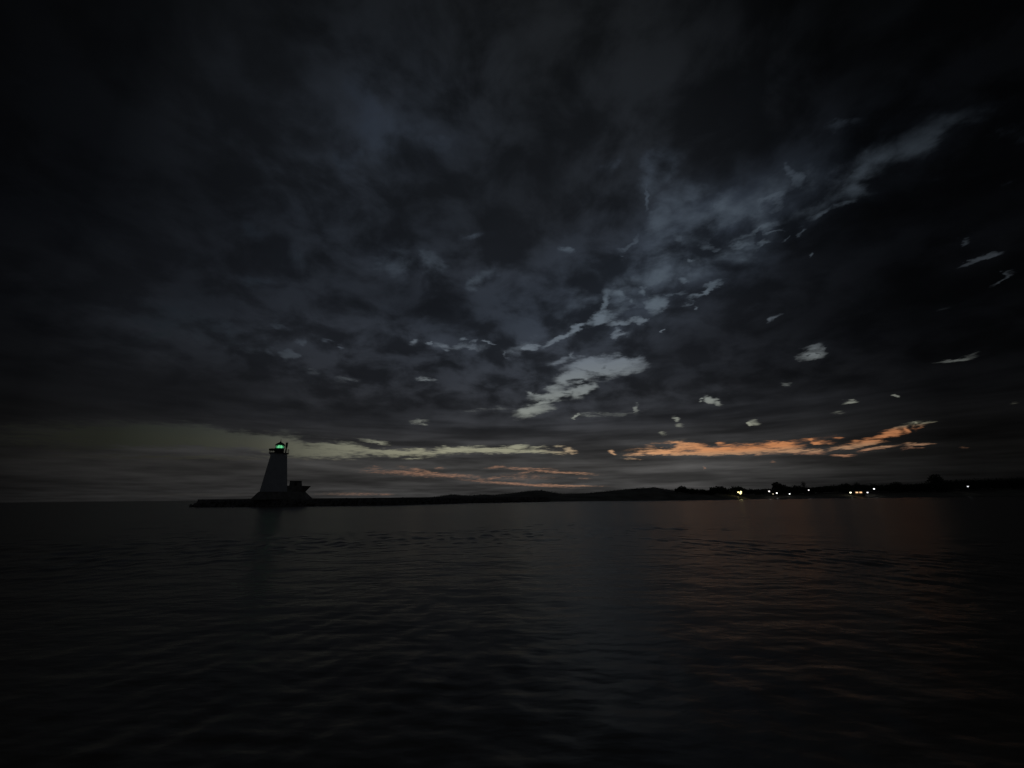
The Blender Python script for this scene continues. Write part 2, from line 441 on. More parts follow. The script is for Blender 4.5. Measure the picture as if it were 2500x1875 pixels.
hal = M('MULTIPLY', hal, MR(fb2, 0.40, 0.62, 0.32, 1.38, smooth=True))
lum = M('MULTIPLY', lum, M('SUBTRACT', 1.0, M('MULTIPLY', dk, 0.30)))
hal = M('MULTIPLY', hal, M('SUBTRACT', 1.0, M('MULTIPLY', dk, 0.75)))
glowc = RAMP(EL, 0, 90, [(0, (.020, .0195, .019)), (7, (.016, .0158, .0158)), (12, (.011, .0122, .0145)), (25, (.0086, .0118, .0168)), (45, (.0074, .0102, .0156)), (90, (.006, .007, .010))])
glowc = V('MULTIPLY', glowc, under_az)
under = V('ADD', V('SCALE', under, lum), V('SCALE', glowc, hal))

skycol = MIX(T, under, clear)
bg = N('ShaderNodeBackground')
put(bg.inputs[0], skycol)
bg.inputs[1].default_value = 1.0
wo = N('ShaderNodeOutputWorld')
NT.links.new(bg.outputs[0], wo.inputs[0])


# ------------------------------------------------------------------ helpers
def tag(o, label=None, cat=None, group=None, kind=None):
    if label:
        o['label'] = label
    if cat:
        o['category'] = cat
    if group:
        o['group'] = group
    if kind:
        o['kind'] = kind
    return o


def empty(name, loc, rz=0.0):
    o = bpy.data.objects.new(name, None)
    COL.objects.link(o)
    o.location = loc
    o.rotation_euler = (0, 0, rz)
    return o


def link(name, bm_or_me, mat, parent=None, smooth=False):
    if isinstance(bm_or_me, bmesh.types.BMesh):
        me = bpy.data.meshes.new(name)
        bm_or_me.normal_update()
        bm_or_me.to_mesh(me)
        bm_or_me.free()
    else:
        me = bm_or_me
    me.materials.append(mat)
    if smooth:
        me.polygons.foreach_set('use_smooth', [True] * len(me.polygons))
    o = bpy.data.objects.new(name, me)
    COL.objects.link(o)
    if parent:
        o.parent = parent
    return o


def material(name, base, rough=0.8, scale=0.0, contrast=0.35, bump=0.0, metal=0.0, spec=0.5):
    m = bpy.data.materials.new(name)
    m.use_nodes = True
    nt = m.node_tree
    p = nt.nodes['Principled BSDF']
    p.inputs['Base Color'].default_value = (*base, 1)
    p.inputs['Roughness'].default_value = rough
    p.inputs['Metallic'].default_value = metal
    p.inputs['Specular IOR Level'].default_value = spec
    if scale:
        co = nt.nodes.new('ShaderNodeTexCoord')
        n = nt.nodes.new('ShaderNodeTexNoise')
        n.inputs['Scale'].default_value = scale
        n.inputs['Detail'].default_value = 6
        nt.links.new(co.outputs['Object'], n.inputs['Vector'])
        r = nt.nodes.new('ShaderNodeValToRGB')
        r.color_ramp.elements[0].position = 0.3
        r.color_ramp.elements[1].position = 0.7
        r.color_ramp.elements[0].color = (*[x * (1 - contrast) for x in base], 1)
        r.color_ramp.elements[1].color = (*[min(1, x * (1 + contrast)) for x in base], 1)
        nt.links.new(n.outputs['Fac'], r.inputs[0])
        nt.links.new(r.outputs[0], p.inputs['Base Color'])
        if bump:
            b = nt.nodes.new('ShaderNodeBump')
            b.inputs['Strength'].default_value = bump
            b.inputs['Distance'].default_value = 0.1
            nt.links.new(n.outputs['Fac'], b.inputs['Height'])
            nt.links.new(b.outputs[0], p.inputs['Normal'])
    return m


def lamp_material(name, col, strength):
    m = bpy.data.materials.new(name)
    m.use_nodes = True
    p = m.node_tree.nodes['Principled BSDF']
    p.inputs['Base Color'].default_value = (*[min(1, x) for x in col], 1)
    p.inputs['Emission Color'].default_value = (*col, 1)
    p.inputs['Emission Strength'].default_value = strength
    return m


def box(bm, x0, x1, y0, y1, z0, z1):
    vs = [bm.verts.new(p) for p in ((x0, y0, z0), (x1, y0, z0), (x1, y1, z0), (x0, y1, z0),
                                    (x0, y0, z1), (x1, y0, z1), (x1, y1, z1), (x0, y1, z1))]
    for f in ((3, 2, 1, 0), (4, 5, 6, 7), (0, 1, 5, 4), (1, 2, 6, 5), (2, 3, 7, 6), (3, 0, 4, 7)):
        bm.faces.new([vs[i] for i in f])


def lathe(bm, prof, seg=24, cx=0.0, cy=0.0, rot=0.0):
    """prof: (radius, z) from bottom to top, closed with caps"""
    rings = []
    for r, z in prof:
        rings.append([bm.verts.new((cx + r * math.cos(rot + 2 * math.pi * i / seg),
                                    cy + r * math.sin(rot + 2 * math.pi * i / seg), z)) for i in range(seg)])
    for a, b in zip(rings, rings[1:]):
        for i in range(seg):
            bm.faces.new((a[i], a[(i + 1) % seg], b[(i + 1) % seg], b[i]))
    bm.faces.new(list(reversed(rings[0])))
    bm.faces.new(rings[-1])


def tube(bm, p0, p1, r0_, r1_=None, seg=8):
    r1_ = r0_ if r1_ is None else r1_
    p0, p1 = Vector(p0), Vector(p1)
    q = (p1 - p0).to_track_quat('Z', 'Y')
    rings = []
    for p, r in ((p0, r0_), (p1, r1_)):
        rings.append([bm.verts.new(p + q @ Vector((r * math.cos(2 * math.pi * i / seg), r * math.sin(2 * math.pi * i / seg), 0)))
                      for i in range(seg)])
    for i in range(seg):
        bm.faces.new((rings[0][i], rings[0][(i + 1) % seg], rings[1][(i + 1) % seg], rings[1][i]))
    bm.faces.new(list(reversed(rings[0])))
    bm.faces.new(rings[1])


def prism(bm, outline, y0, y1):
    """outline (x, z) counter-clockwise seen from -y, extruded from y0 to y1; outline may give its own inset"""
    a = [bm.verts.new((x, y0, z)) for x, z in outline]
    b = [bm.verts.new((x, y1, z)) for x, z in outline]
    n = len(outline)
    bm.faces.new(a)
    bm.faces.new(list(reversed(b)))
    for i in range(n):
        bm.faces.new((a[(i + 1) % n], a[i], b[i], b[(i + 1) % n]))


# ------------------------------------------------------------------ water
def build_water():
    rng = np.random.RandomState(11)
    rr = [0.6]
    while rr[-1] < 420:
        rr.append(rr[-1] * 1.0042)
    while rr[-1] < 45000:
        rr.append(rr[-1] * 1.12)
    rr = np.array(rr)
    front = np.arange(-63, 63.01, 0.21)
    back = np.arange(63 + 4.5, 360 - 63 - 2, 5.0)
    th = np.radians(np.concatenate([front, back]))
    nr, na = len(rr), len(th)
    RR, TH = np.meshgrid(rr, th, indexing='ij')
    X = RR * np.sin(TH)
    Y = RR * np.cos(TH)
    Z = np.zeros_like(X)
    DX = np.zeros_like(X)
    DY = np.zeros_like(X)
    sp = np.maximum(RR * 0.0042, RR * np.where(np.abs(np.cos(TH)) > -2, 0.0037, 0))
    # sheltered water near the viewer, gust patches farther out
    gust = np.zeros_like(X)
    for k in range(14):
        l_ = rng.uniform(7, 30)
        a_ = rng.uniform(0, 6.283)
        gust += np.sin((X * math.cos(a_) * .6 + Y * math.sin(a_)) * 6.283 / l_ + rng.uniform(0, 6.283))
    calm = np.clip((RR - 7.0) / 21.0, 0, 1)
    calm = (0.24 + 0.76 * calm * calm * (3 - 2 * calm)) * np.clip(1.0 + 0.26 * gust, 0.25, 1.9)
    for k in range(54):
        lam = 0.28 * (7.5 / 0.28) ** (k / 53.0)
        ang = rng.normal(R(-98), R(60))
        slope = 0.054 if lam < 1.0 else (0.017 if lam < 2.4 else 0.003)
        A = slope * lam / (2 * math.pi)
        kx, ky = 2 * math.pi / lam * math.cos(ang), 2 * math.pi / lam * math.sin(ang)
        ph = kx * X + ky * Y + rng.uniform(0, 6.283)
        wt = np.clip((lam / (sp * 4.5) - 1.0) / 2.0, 0, 1)
        # gusts: patches of rougher and calmer water
        wt = wt * calm
        Z += A * wt * np.sin(ph)
        DX += A * wt * 0.7 * math.cos(ang) * np.cos(ph)
        DY += A * wt * 0.7 * math.sin(ang) * np.cos(ph)
    fade = np.ones(na)
    fade[len(front):] = 0.0
    ramp = np.clip((63 - np.abs(front)) / 3.0, 0, 1)
    fade[:len(front)] = ramp
    Z *= fade[None, :]
    X = X + DX * fade[None, :]
    Y = Y + DY * fade[None, :]
    co = np.stack([X, Y, Z], -1).reshape(-1, 3)
    idx = np.arange(nr * na).reshape(nr, na)
    nxt = np.roll(idx, -1, axis=1)
    q = np.stack([idx[:-1], idx[1:], nxt[1:], nxt[:-1]], -1).reshape(-1, 4)
    centre = np.array([[0, 0, 0]], dtype=float)
    co = np.concatenate([co, centre])
    tri = np.stack([np.full(na, nr * na), idx[0], nxt[0]], -1)
    me = bpy.data.meshes.new('water')
    me.vertices.add(len(co))
    me.vertices.foreach_set('co', co.astype(np.float32).ravel())
    loops = np.concatenate([q.ravel(), tri.ravel()]).astype(np.int32)
    me.loops.add(len(loops))
    me.loops.foreach_set('vertex_index', loops)
    starts = np.concatenate([np.arange(len(q)) * 4, len(q) * 4 + np.arange(len(tri)) * 3]).astype(np.int32)
    me.polygons.add(len(starts))
    me.polygons.foreach_set('loop_start', starts)
    me.update(calc_edges=True)
    me.validate()
    m = bpy.data.materials.new('dark lake water')
    m.use_nodes = True
    nt = m.node_tree
    p = nt.nodes['Principled BSDF']
    p.inputs['Base Color'].default_value = (.15, .122, .085, 1)
    p.inputs['Roughness'].default_value = 0.27
    p.inputs['Specular Tint'].default_value = (.35, .49, .59, 1)
    p.inputs['IOR'].default_value = 1.333
    geo = nt.nodes.new('ShaderNodeNewGeometry')
    mp = nt.nodes.new('ShaderNodeMapping')
    mp.inputs['Scale'].default_value = (0.55, 1.0, 1.0)
    nt.links.new(geo.outputs['Position'], mp.inputs[0])
    h = None
    for scl, amp in ((0.55, 0.10), (1.7, 0.035), (5.5, 0.010)):
        n = nt.nodes.new('ShaderNodeTexNoise')
        n.inputs['Scale'].default_value = scl
        n.inputs['Detail'].default_value = 2
        nt.links.new(mp.outputs[0], n.inputs['Vector'])
        a = nt.nodes.new('ShaderNodeMath')
        a.operation = 'MULTIPLY_ADD'
        nt.links.new(n.outputs['Fac'], a.inputs[0])
        a.inputs[1].default_value = amp
        if h is None:
            a.inputs[2].default_value = 0
        else:
            nt.links.new(h, a.inputs[2])
        h = a.outputs[0]
    b = nt.nodes.new('ShaderNodeBump')
    b.inputs['Strength'].default_value = 1.0
    b.inputs['Distance'].default_value = 1.0
    nt.links.new(h, b.inputs['Height'])
    nt.links.new(b.outputs[0], p.inputs['Normal'])
    o = link('water', me, m, smooth=True)
    tag(o, kind='structure')
    return o


build_water()

# ------------------------------------------------------------------ breakwater and lighthouse
concrete = material('weathered concrete', (.30, .29, .27), 0.9, 0.8, 0.35, 0.4)
stone = material('wet armour stone', (.22, .21, .20), 0.75, 1.5, 0.4, 0.5)
white_paint = material('white painted steel plate', (.66, .68, .70), 0.5, 0.6, 0.08)
dark_metal = material('black painted iron', (.03, .03, .032), 0.5)
glass = bpy.data.materials.new('lantern glass')
glass.use_nodes = True
_p = glass.node_tree.nodes['Principled BSDF']
_p.inputs['Transmission Weight'].default_value = 1.0
_p.inputs['Roughness'].default_value = 0.0
_p.inputs['IOR'].default_value = 1.02
_p.inputs['Base Color'].default_value = (.92, 1, .95, 1)

LD = on_water(690, 1236).y            # distance of the breakwater
W = lambda px, py, y=None: at_depth(px, py, LD if y is None else y)
bw_top = W(560, 1218.5).z


def build_breakwater():
    e = empty('breakwater', (W(690, 1230).x, LD, 0))
    e0 = e.location
    tag(e, 'long low dark stone breakwater with a flat concrete cap running under the lighthouse', 'breakwater')
    # centre line: left end, past the lighthouse, then bending away to the shore
    shore = on_water(1150, 1228)
    line = [Vector((W(474, 1230).x, LD + 4, 0)), Vector((W(700, 1230).x, LD + 4, 0)), Vector((W(930, 1230).x, LD + 7, 0)),
            Vector((shore.x, shore.y + 6, 0)), Vector((shore.x + 40, shore.y + 30, 0))]
    pts = []
    for a, b in zip(line, line[1:]):
        n = max(2, int((b - a).length / 2.0))
        pts += [a.lerp(b, i / n) for i in range(n)]
    pts.append(line[-1])
    bm = bmesh.new()
    rows = []
    hw = 2.6
    for i, p in enumerate(pts):
        t = (pts[min(i + 1, len(pts) - 1)] - pts[max(i - 1, 0)]).normalized()
        n = Vector((-t.y, t.x, 0))
        zt = bw_top + 0.05 * mnoise.noise(Vector((i * .37, 3, 0)))
        rows.append([bm.verts.new(p + n * s * hw + Vector((0, 0, z)) - e0)
                     for s, z in ((-1, -1.0), (-1, zt - .08), (-.96, zt), (.96, zt), (1, zt - .08), (1, -1.0))])
    for a, b in zip(rows, rows[1:]):
        for i in range(5):
            bm.faces.new((a[i], a[i + 1], b[i + 1], b[i]))
    bm.faces.new(list(reversed(rows[0])))
    bm.faces.new(rows[-1])
    bmesh.ops.recalc_face_normals(bm, faces=bm.faces)
    link('cap', bm, concrete, e)
    # armour stones heaped against both sides and round the head
    bm = bmesh.new()
    rg = random.Random(5)
    for i, p in enumerate(pts):
        t = (pts[min(i + 1, len(pts) - 1)] - pts[max(i - 1, 0)]).normalized()
        n = Vector((-t.y, t.x, 0))
        far = p.y > LD + 60
        for s in (-1, 1):
            for k in range(3 if far else 6):
                q = rg.random()
                pos = p + t * rg.uniform(-1, 1) + n * s * (hw + 0.1 + q * 2.2) + Vector((0, 0, (bw_top - 0.5) * (1 - q) - .1))
                rock(bm, pos - e0, rg.uniform(.5, 1.0), rg)
    for k in range(60):
        a = rg.uniform(math.pi * .5, math.pi * 1.5)
        q = rg.random()
        pos = pts[0] + Vector((math.cos(a), math.sin(a) * 1.0, 0)) * (0.4 + q * 2.4) + Vector((0, 0, (bw_top - .4) * (1 - q) - .1))
        rock(bm, pos - e0, rg.uniform(.5, 1.0), rg)
    link('armour_stones', bm, stone, e)


def rock(bm, pos, r, rg):
    ret = bmesh.ops.create_icosphere(bm, subdivisions=1, radius=1.0)
    q = Matrix.Rotation(rg.uniform(0, 6.28), 3, 'Z') @ Matrix.Rotation(rg.uniform(0, 6.28), 3, 'X')
    s = (r * rg.uniform(.8, 1.3), r * rg.uniform(.7, 1.1), r * rg.uniform(.5, .9))
    for v in ret['verts']:
        c_ = v.co * rg.uniform(.8, 1.12)
        v.co = q @ Vector((c_.x * s[0], c_.y * s[1], c_.z * s[2])) + pos


build_breakwater()


def build_lighthouse():
    base = W(664.5, 1218, LD + 4)
    ox, oy = base.x, LD + 4
    D0 = oy
    az0 = math.atan2(ox, oy)
    slant = math.hypot(ox, oy)
    e = empty('lighthouse', (ox, oy, bw_top), -az0)
    tag(e, 'white tapering pierhead lighthouse with a glowing green lantern on a dark concrete base', 'lighthouse')

    def X(px, py):
        d = ray(px, py)
        return slant * math.tan(math.atan2(d.x, d.y) - az0)

    def Zz(px, py):
        d = ray(px, py)
        return CAM_H + d.z * slant / (math.hypot(d.x, d.y) * math.cos(math.atan2(d.x, d.y) - az0)) - bw_top

    # heights read from the photograph
    z_f1 = Zz(640, 1201)          # top of flared footing
    z_deck = Zz(720, 1186.5)      # top of the raised prow
    z_top = Zz(680, 1108)         # gallery deck
    z_rail = Zz(660, 1096)
    z_lb = Zz(684, 1095)          # foot of the lantern glass
    z_lt = Zz(684, 1087.5)
    z_apex = Zz(685, 1079)
    z_spire = Zz(686, 1071.5)
    hw_t = (X(700.3, 1110) - X(660.3, 1110)) / 2
    hw_b = (X(700, 1200) - X(632, 1200)) / 2
    # footing: flared concrete crib, prow to the right that overhangs the water
    xl0, xl1 = X(612, 1218), X(632, 1201)
    xr0, xr1 = X(765, 1218), X(746, 1201)
    xt = X(760, 1187)
    d0, d1 = 5.6, 4.3
    bm = bmesh.new()
    lo = [bm.verts.new(p) for p in ((xl0, -d0, -.3), (xr0 - 3, -d0, -.3), (xr0, 0, -.3), (xr0 - 3, d0, -.3), (xl0, d0, -.3))]
    hi = [bm.verts.new(p) for p in ((xl1, -d1, z_f1), (xr1 - 2.5, -d1, z_f1), (xr1, 0, z_f1), (xr1 - 2.5, d1, z_f1), (xl1, d1, z_f1))]
    for i in range(5):
        bm.faces.new((lo[i], lo[(i + 1) % 5], hi[(i + 1) % 5], hi[i]))
    bm.faces.new(hi)
    bm.faces.new(list(reversed(lo)))
    bmesh.ops.recalc_face_normals(bm, faces=bm.faces)
    link('footing', bm, concrete, e)
    bm = bmesh.new()
    xa = X(676, 1190)
    lo = [bm.verts.new(p) for p in ((xa, -3.6, z_f1 + .003), (xr1 - 2.6, -3.6, z_f1 + .003), (xr1 - .05, 0, z_f1 + .003), (xr1 - 2.6, 3.6, z_f1 + .003), (xa, 3.6, z_f1 + .003))]
    zl = z_deck - .45
    mi = [bm.verts.new(p) for p in ((xa, -3.6, zl), (xt - 3.2, -4.0, zl), (xt - .5, 0, zl), (xt - 3.2, 4.0, zl), (xa, 3.6, zl))]
    hi = [bm.verts.new(p) for p in ((xa, -3.6, z_deck), (xt - 3, -4.1, z_deck), (xt, 0, z_deck), (xt - 3, 4.1, z_deck), (xa, 3.6, z_deck))]
    for a, b in ((lo, mi), (mi, hi)):
        for i in range(5):
            bm.faces.new((a[i], a[(i + 1) % 5], b[(i + 1) % 5], b[i]))
    bm.faces.new(hi)
    bm.faces.new(list(reversed(lo)))
    bmesh.ops.recalc_face_normals(bm, faces=bm.faces)
    link('prow_deck', bm, concrete, e)
    # fog signal hut on the prow
    hx0, hx1, hz = X(707, 1180), X(735.5, 1180), Zz(720, 1174)
    bm = bmesh.new()
    prism(bm, [(hx0, z_deck + .002), (hx1 + .35, z_deck + .002), (hx1, hz - .18), (hx0 + .1, hz - .18)], -1.7, 1.7)
    bmesh.ops.bevel(bm, geom=list(bm.edges), offset=.06, segments=1)
    hut = link('signal_hut', bm, concrete, e)
    bm = bmesh.new()
    box(bm, hx0 - .02, hx1 + .15, -1.9, 1.9, hz - .178, hz)
    bmesh.ops.bevel(bm, geom=list(bm.edges), offset=.05, segments=1)
    link('roof', bm, concrete, hut)
    bm = bmesh.new()
    mx = (hx0 + hx1) / 2
    box(bm, mx - .45, mx + .45, -1.78, -1.72, z_deck + .05, z_deck + min(2.0, (hz - z_deck) * .75))
    link('door', bm, dark_metal, hut)
    # tower: square pyramid of steel plates
    bm = bmesh.new()
    rot = R(45 + 4)
    kf = math.sqrt(2) / (math.cos(R(4)) + math.sin(R(4)))
    prof = []
    for k in range(7):
        t = k / 6
        z = z_f1 + .004 + (z_top - z_f1) * t
        hwid = hw_b + (hw_t - hw_b) * t
        prof.append((hwid * kf, z))
    lathe(bm, prof, 4, rot=rot)
    edges = [ed for ed in bm.edges if abs(ed.verts[0].co.z - ed.verts[1].co.z) > .2]
    bmesh.ops.bevel(bm, geom=edges, offset=.12, segments=2)
    tower = link('tower', bm, white_paint, e)
    bm = bmesh.new()
    zc_ = z_top - .55
    lathe(bm, [(hw_t * kf * .98, zc_), (hw_t * kf * 1.12, z_top - .02)], 4, rot=rot)
    link('cornice', bm, white_paint, tower)
    # gallery: round deck and railing
    rg_ = (X(706, 1107) - X(656, 1107)) / 2
    bm = bmesh.new()
    lathe(bm, [(rg_ * .96, z_top), (rg_, z_top + .06), (rg_, z_top + .26), (rg_ * .98, z_top + .3)], 32)
    link('gallery_deck', bm, dark_metal, e)
    bm = bmesh.new()
    n = 16
    hr = z_rail - z_top
    for i in range(n):
        a0, a1 = 2 * math.pi * i / n, 2 * math.pi * (i + 1) / n
        p = lambda a, z: (rg_ * .95 * math.cos(a), rg_ * .95 * math.sin(a), z)
        tube(bm, p(a0, z_top + .28), p(a0, z_top + hr), .035)
        for f, r_ in ((1.0, .05), (.7, .035), (.4, .035)):
            tube(bm, p(a0, z_top + hr * f), p(a1, z_top + hr * f), r_)
    link('railing', bm, dark_metal, e)
    bm = bmesh.new()
    box(bm, X(656.5, 1098), X(674, 1098), -1.1, 1.1, Zz(660, 1099.5), Zz(660, 1095.6))
    bmesh.ops.bevel(bm, geom=list(bm.edges), offset=.25, segments=2)
    for xx in (X(659, 1098), X(670, 1098)):
        tube(bm, (xx, 0, z_top + .29), (xx, 0, Zz(660, 1099)), .09)
    link('side_platform', bm, dark_metal, e)
    # lantern: drum, glazing with bars, lamp, dome, spire
    rl = (X(695.8, 1092) - X(672.0, 1092)) / 2
    bm = bmesh.new()
    lathe(bm, [(rl * .96, z_top + .302), (rl * .96, z_lb - .15), (rl * 1.08, z_lb - .12), (rl * 1.08, z_lb)], 24)
    lan = link('lantern', bm, dark_metal, e)
    bm = bmesh.new()
    for i in range(10):
        bm = bmesh.new()
        a0 = 2 * math.pi * (i + .5) / 10
        tube(bm, (rl * .97 * math.cos(a0), rl * .97 * math.sin(a0), z_lb), (rl * .97 * math.cos(a0), rl * .97 * math.sin(a0), z_lt), .06, seg=6)
        link('glazing_bar', bm, dark_metal, lan)
    bm = bmesh.new()
    seg = 20
    ra = [[bm.verts.new((rl * .93 * math.cos(2 * math.pi * i / seg), rl * .93 * math.sin(2 * math.pi * i / seg), z)) for i in range(seg)] for z in (z_lb, z_lt)]
    for i in range(seg):
        bm.faces.new((ra[0][i], ra[0][(i + 1) % seg], ra[1][(i + 1) % seg], ra[1][i]))
    link('glass_pane', bm, glass, lan)
    bm = bmesh.new()
    zm = (z_lb + z_lt) / 2
    hz2 = (z_lt - z_lb) / 2
    lathe(bm, [(rl * .30, zm - hz2 * .98), (rl * .52, zm - hz2 * .6), (rl * .62, zm), (rl * .52, zm + hz2 * .6), (rl * .30, zm + hz2 * .98)], 20)
    link('green_lamp', bm, lamp_material('green signal lamp', (.24, 1.0, .46), 0.6), lan, smooth=True)
    # pale blind behind the lamp that the green light falls on
    bm = bmesh.new()
    ra = [[bm.verts.new((rl * .86 * math.cos(R(20 + 140 * i / 14)), rl * .86 * math.sin(R(20 + 140 * i / 14)), z)) for i in range(15)] for z in (z_lb + .02, z_lt - .02)]
    rb = [[bm.verts.new((rl * .90 * math.cos(R(20 + 140 * i / 14)), rl * .90 * math.sin(R(20 + 140 * i / 14)), z)) for i in range(15)] for z in (z_lb + .02, z_lt - .02)]
    for i in range(14):
        bm.faces.new((ra[0][i], ra[0][i + 1], ra[1][i + 1], ra[1][i]))
        bm.faces.new((rb[0][i + 1], rb[0][i], rb[1][i], rb[1][i + 1]))
        bm.faces.new((ra[1][i], ra[1][i + 1], rb[1][i + 1], rb[1][i]))
        bm.faces.new((ra[0][i + 1], ra[0][i], rb[0][i], rb[0][i + 1]))
    link('blind', bm, white_paint, lan)
    bm = bmesh.new()
    hd = z_apex - z_lt
    lathe(bm, [(rl * 1.02, z_lt), (rl * 1.08, z_lt + .08), (rl * 1.0, z_lt + hd * .22), (rl * .74, z_lt + hd * .55), (rl * .40, z_lt + hd * .8),
               (rl * .16, z_lt + hd * .95), (rl * .14, z_apex + .12), (rl * .05, z_apex + .4)], 28)
    dome = link('dome', bm, dark_metal, e, smooth=False)
    bm = bmesh.new()
    tube(bm, (0, 0, z_apex + .3), (0, 0, z_spire), .11, .05)
    link('spire', bm, dark_metal, dome)
    # vent mast that rises from the right of the gallery
    mxp = X(697, 1107)
    bm = bmesh.new()
    zt_ = Zz(700, 1081)
    zm_ = Zz(699, 1093)
    lathe(bm, [(.26, z_top + .3), (.26, zm_), (.42, zm_ + .05), (.42, zt_ - .25), (.5, zt_ - .2), (.5, zt_)], 14, mxp, -.6)
    link('vent_mast', bm, dark_metal, e)
    return e


build_lighthouse()

# ------------------------------------------------------------------ far shore
WL = [(940, 1230.0), (1000, 1229.3), (1100, 1227.6), (1250, 1226), (1400, 1224.3), (1550, 1222.6), (1700, 1221), (1850, 1217.6), (2000, 1216), (2150, 1214.3), (2300, 1212.6), (2450, 1211), (2700, 1208.4)]
SKYL = [(870, 1219), (950, 1217), (977, 1214.6), (1068, 1213), (1100, 1207.6), (1138, 1210), (1182, 1208), (1208, 1209), (1249, 1204), (1293, 1198.7), (1325, 1197),
        (1334, 1199.7), (1356, 1203), (1372, 1206), (1420, 1205.4), (1451, 1203), (1483, 1199.7), (1550, 1193), (1602, 1190), (1657, 1191.5), (1697, 1193), (1727, 1195), (1743, 1193),
        (1781, 1193), (1850, 1193), (1886, 1192), (1940, 1191), (1996, 1187), (2063, 1183), (2125, 1182), (2180, 1183), (2280, 1178), (2312, 1173), (2450, 1168), (2700, 1160)]


def lerp(tab, x):
    if x <= tab[0][0]:
        return tab[0][1]
    for (a, b), (c_, d) in zip(tab, tab[1:]):
        if x <= c_:
            return b + (d - b) * (x - a) / (c_ - a)
    return tab[-1][1]


def shore_frame(px):
    """waterline point, outward direction and crest height above the water at this bearing"""
    w_ = on_water(px, lerp(WL, px))
    r_ = math.hypot(w_.x, w_.y)
    return w_, Vector((w_.x, w_.y, 0)) / r_, r_


CREST = 45.0
dune_mat = material('dune sand and marram grass', (.27, .25, .20), 0.95, 0.12, 0.5, 0.0)
leaf = material('dark dusk foliage', (.08, .092, .065), 0.9, 0.7, 0.5)
bark = material('bark', (.06, .05, .04), 0.95, 3.0, 0.3)


def wood_h(px):
    """part of the skyline height that is trees rather than ground"""
    return lerp([(1600, 0), (1700, .45), (1850, .6), (2700, .6)], px)


def crest_z(px):
    w_, o_, r_ = shore_frame(px)
    d = ray(px, lerp(SKYL, px))
    t = (r_ + CREST) / math.hypot(d.x, d.y)
    return CAM_H + d.z * t


def build_shore():
    bm = bmesh.new()
    rows = []
    pxs = np.arange(880, 2700, 6)
    fr = [-0.06, 0.0, .02, .06, .12, .2, .3, .42, .55, .7, .85, 1.0, 1.15, 1.4, 1.8, 2.6, 4.5]
    for px in pxs:
        w_, o_, r_ = shore_frame(float(px))
        h = crest_z(float(px)) * (1 - wood_h(px))
        fl = min(1.0, max(0.0, (px - 880) / 90.0))
        row = []
        for f in fr:
            p = o_ * (r_ + CREST * f)
            if f <= 0:
                z = -0.8 if f < 0 else -0.12
            elif f <= 1:
                z = 0.25 * min(1, f / .05) + (h - .25) * (f * f * (3 - 2 * f)) ** 0.9
            else:
                z = h * max(.35, 1 - (f - 1) * .22)
            z += (0.35 * mnoise.noise(Vector((p.x * .08, p.y * .08, 1))) + .2 * mnoise.noise(Vector((p.x * .3, p.y * .3, 4)))) * min(1, max(0, f * 4)) * (0.3 if abs(f - 1) < .01 else .6)
            row.append(bm.verts.new((p.x, p.y, z if f <= 0 else max(-.3, z * fl))))
        rows.append(row)
    for a, b in zip(rows, rows[1:]):
        for i in range(len(fr) - 1):
            bm.faces.new((a[i], b[i], b[i + 1], a[i + 1]))
    bmesh.ops.recalc_face_normals(bm, faces=bm.faces)
    o = link('shore_terrain', bm, dune_mat, smooth=True)
    tag(o, kind='structure')


build_shore()


def leaves(verts, faces, c_, rad, n, rg, size):
    """n leaf clumps spread through an uneven ellipsoid"""
    for _ in range(n):
        while True:
            v = Vector((rg.uniform(-1, 1), rg.uniform(-1, 1), rg.uniform(-1, 1)))
            l = v.length
            if 0.25 < l < 1 and rg.random() < l + .15:
                break
        v = v * (1 + .5 * mnoise.noise(v * 2.6 + c_ * .1))
        p = c_ + Vector((v.x * rad[0], v.y * rad[1], v.z * rad[2]))
        a = Vector((rg.gauss(0, 1), rg.gauss(0, 1), rg.gauss(0, 1))).normalized()
        b = a.orthogonal().normalized()
        s = size * rg.uniform(.6, 1.3)
        k = len(verts)
        q = a.cross(b)
        verts += [p + b * s, p + q * s * .6, p - b * s * .9, p - q * s * .55]
        faces.append((k, k + 1, k + 2, k + 3))


def ground_at(px, back):
    """ground point `back` metres behind the waterline on this bearing"""
    w_, o_, r_ = shore_frame(px)
    f = back / CREST
    h = crest_z(px) * (1 - wood_h(px))
    if f <= 1:
        z = 0.25 * min(1, f / .05) + (h - .25) * (f * f * (3 - 2 * f)) ** 0.9
    else:
        z = h * max(.35, 1 - (f - 1) * .22)
    p = o_ * (r_ + back)
    return Vector((p.x, p.y, z))


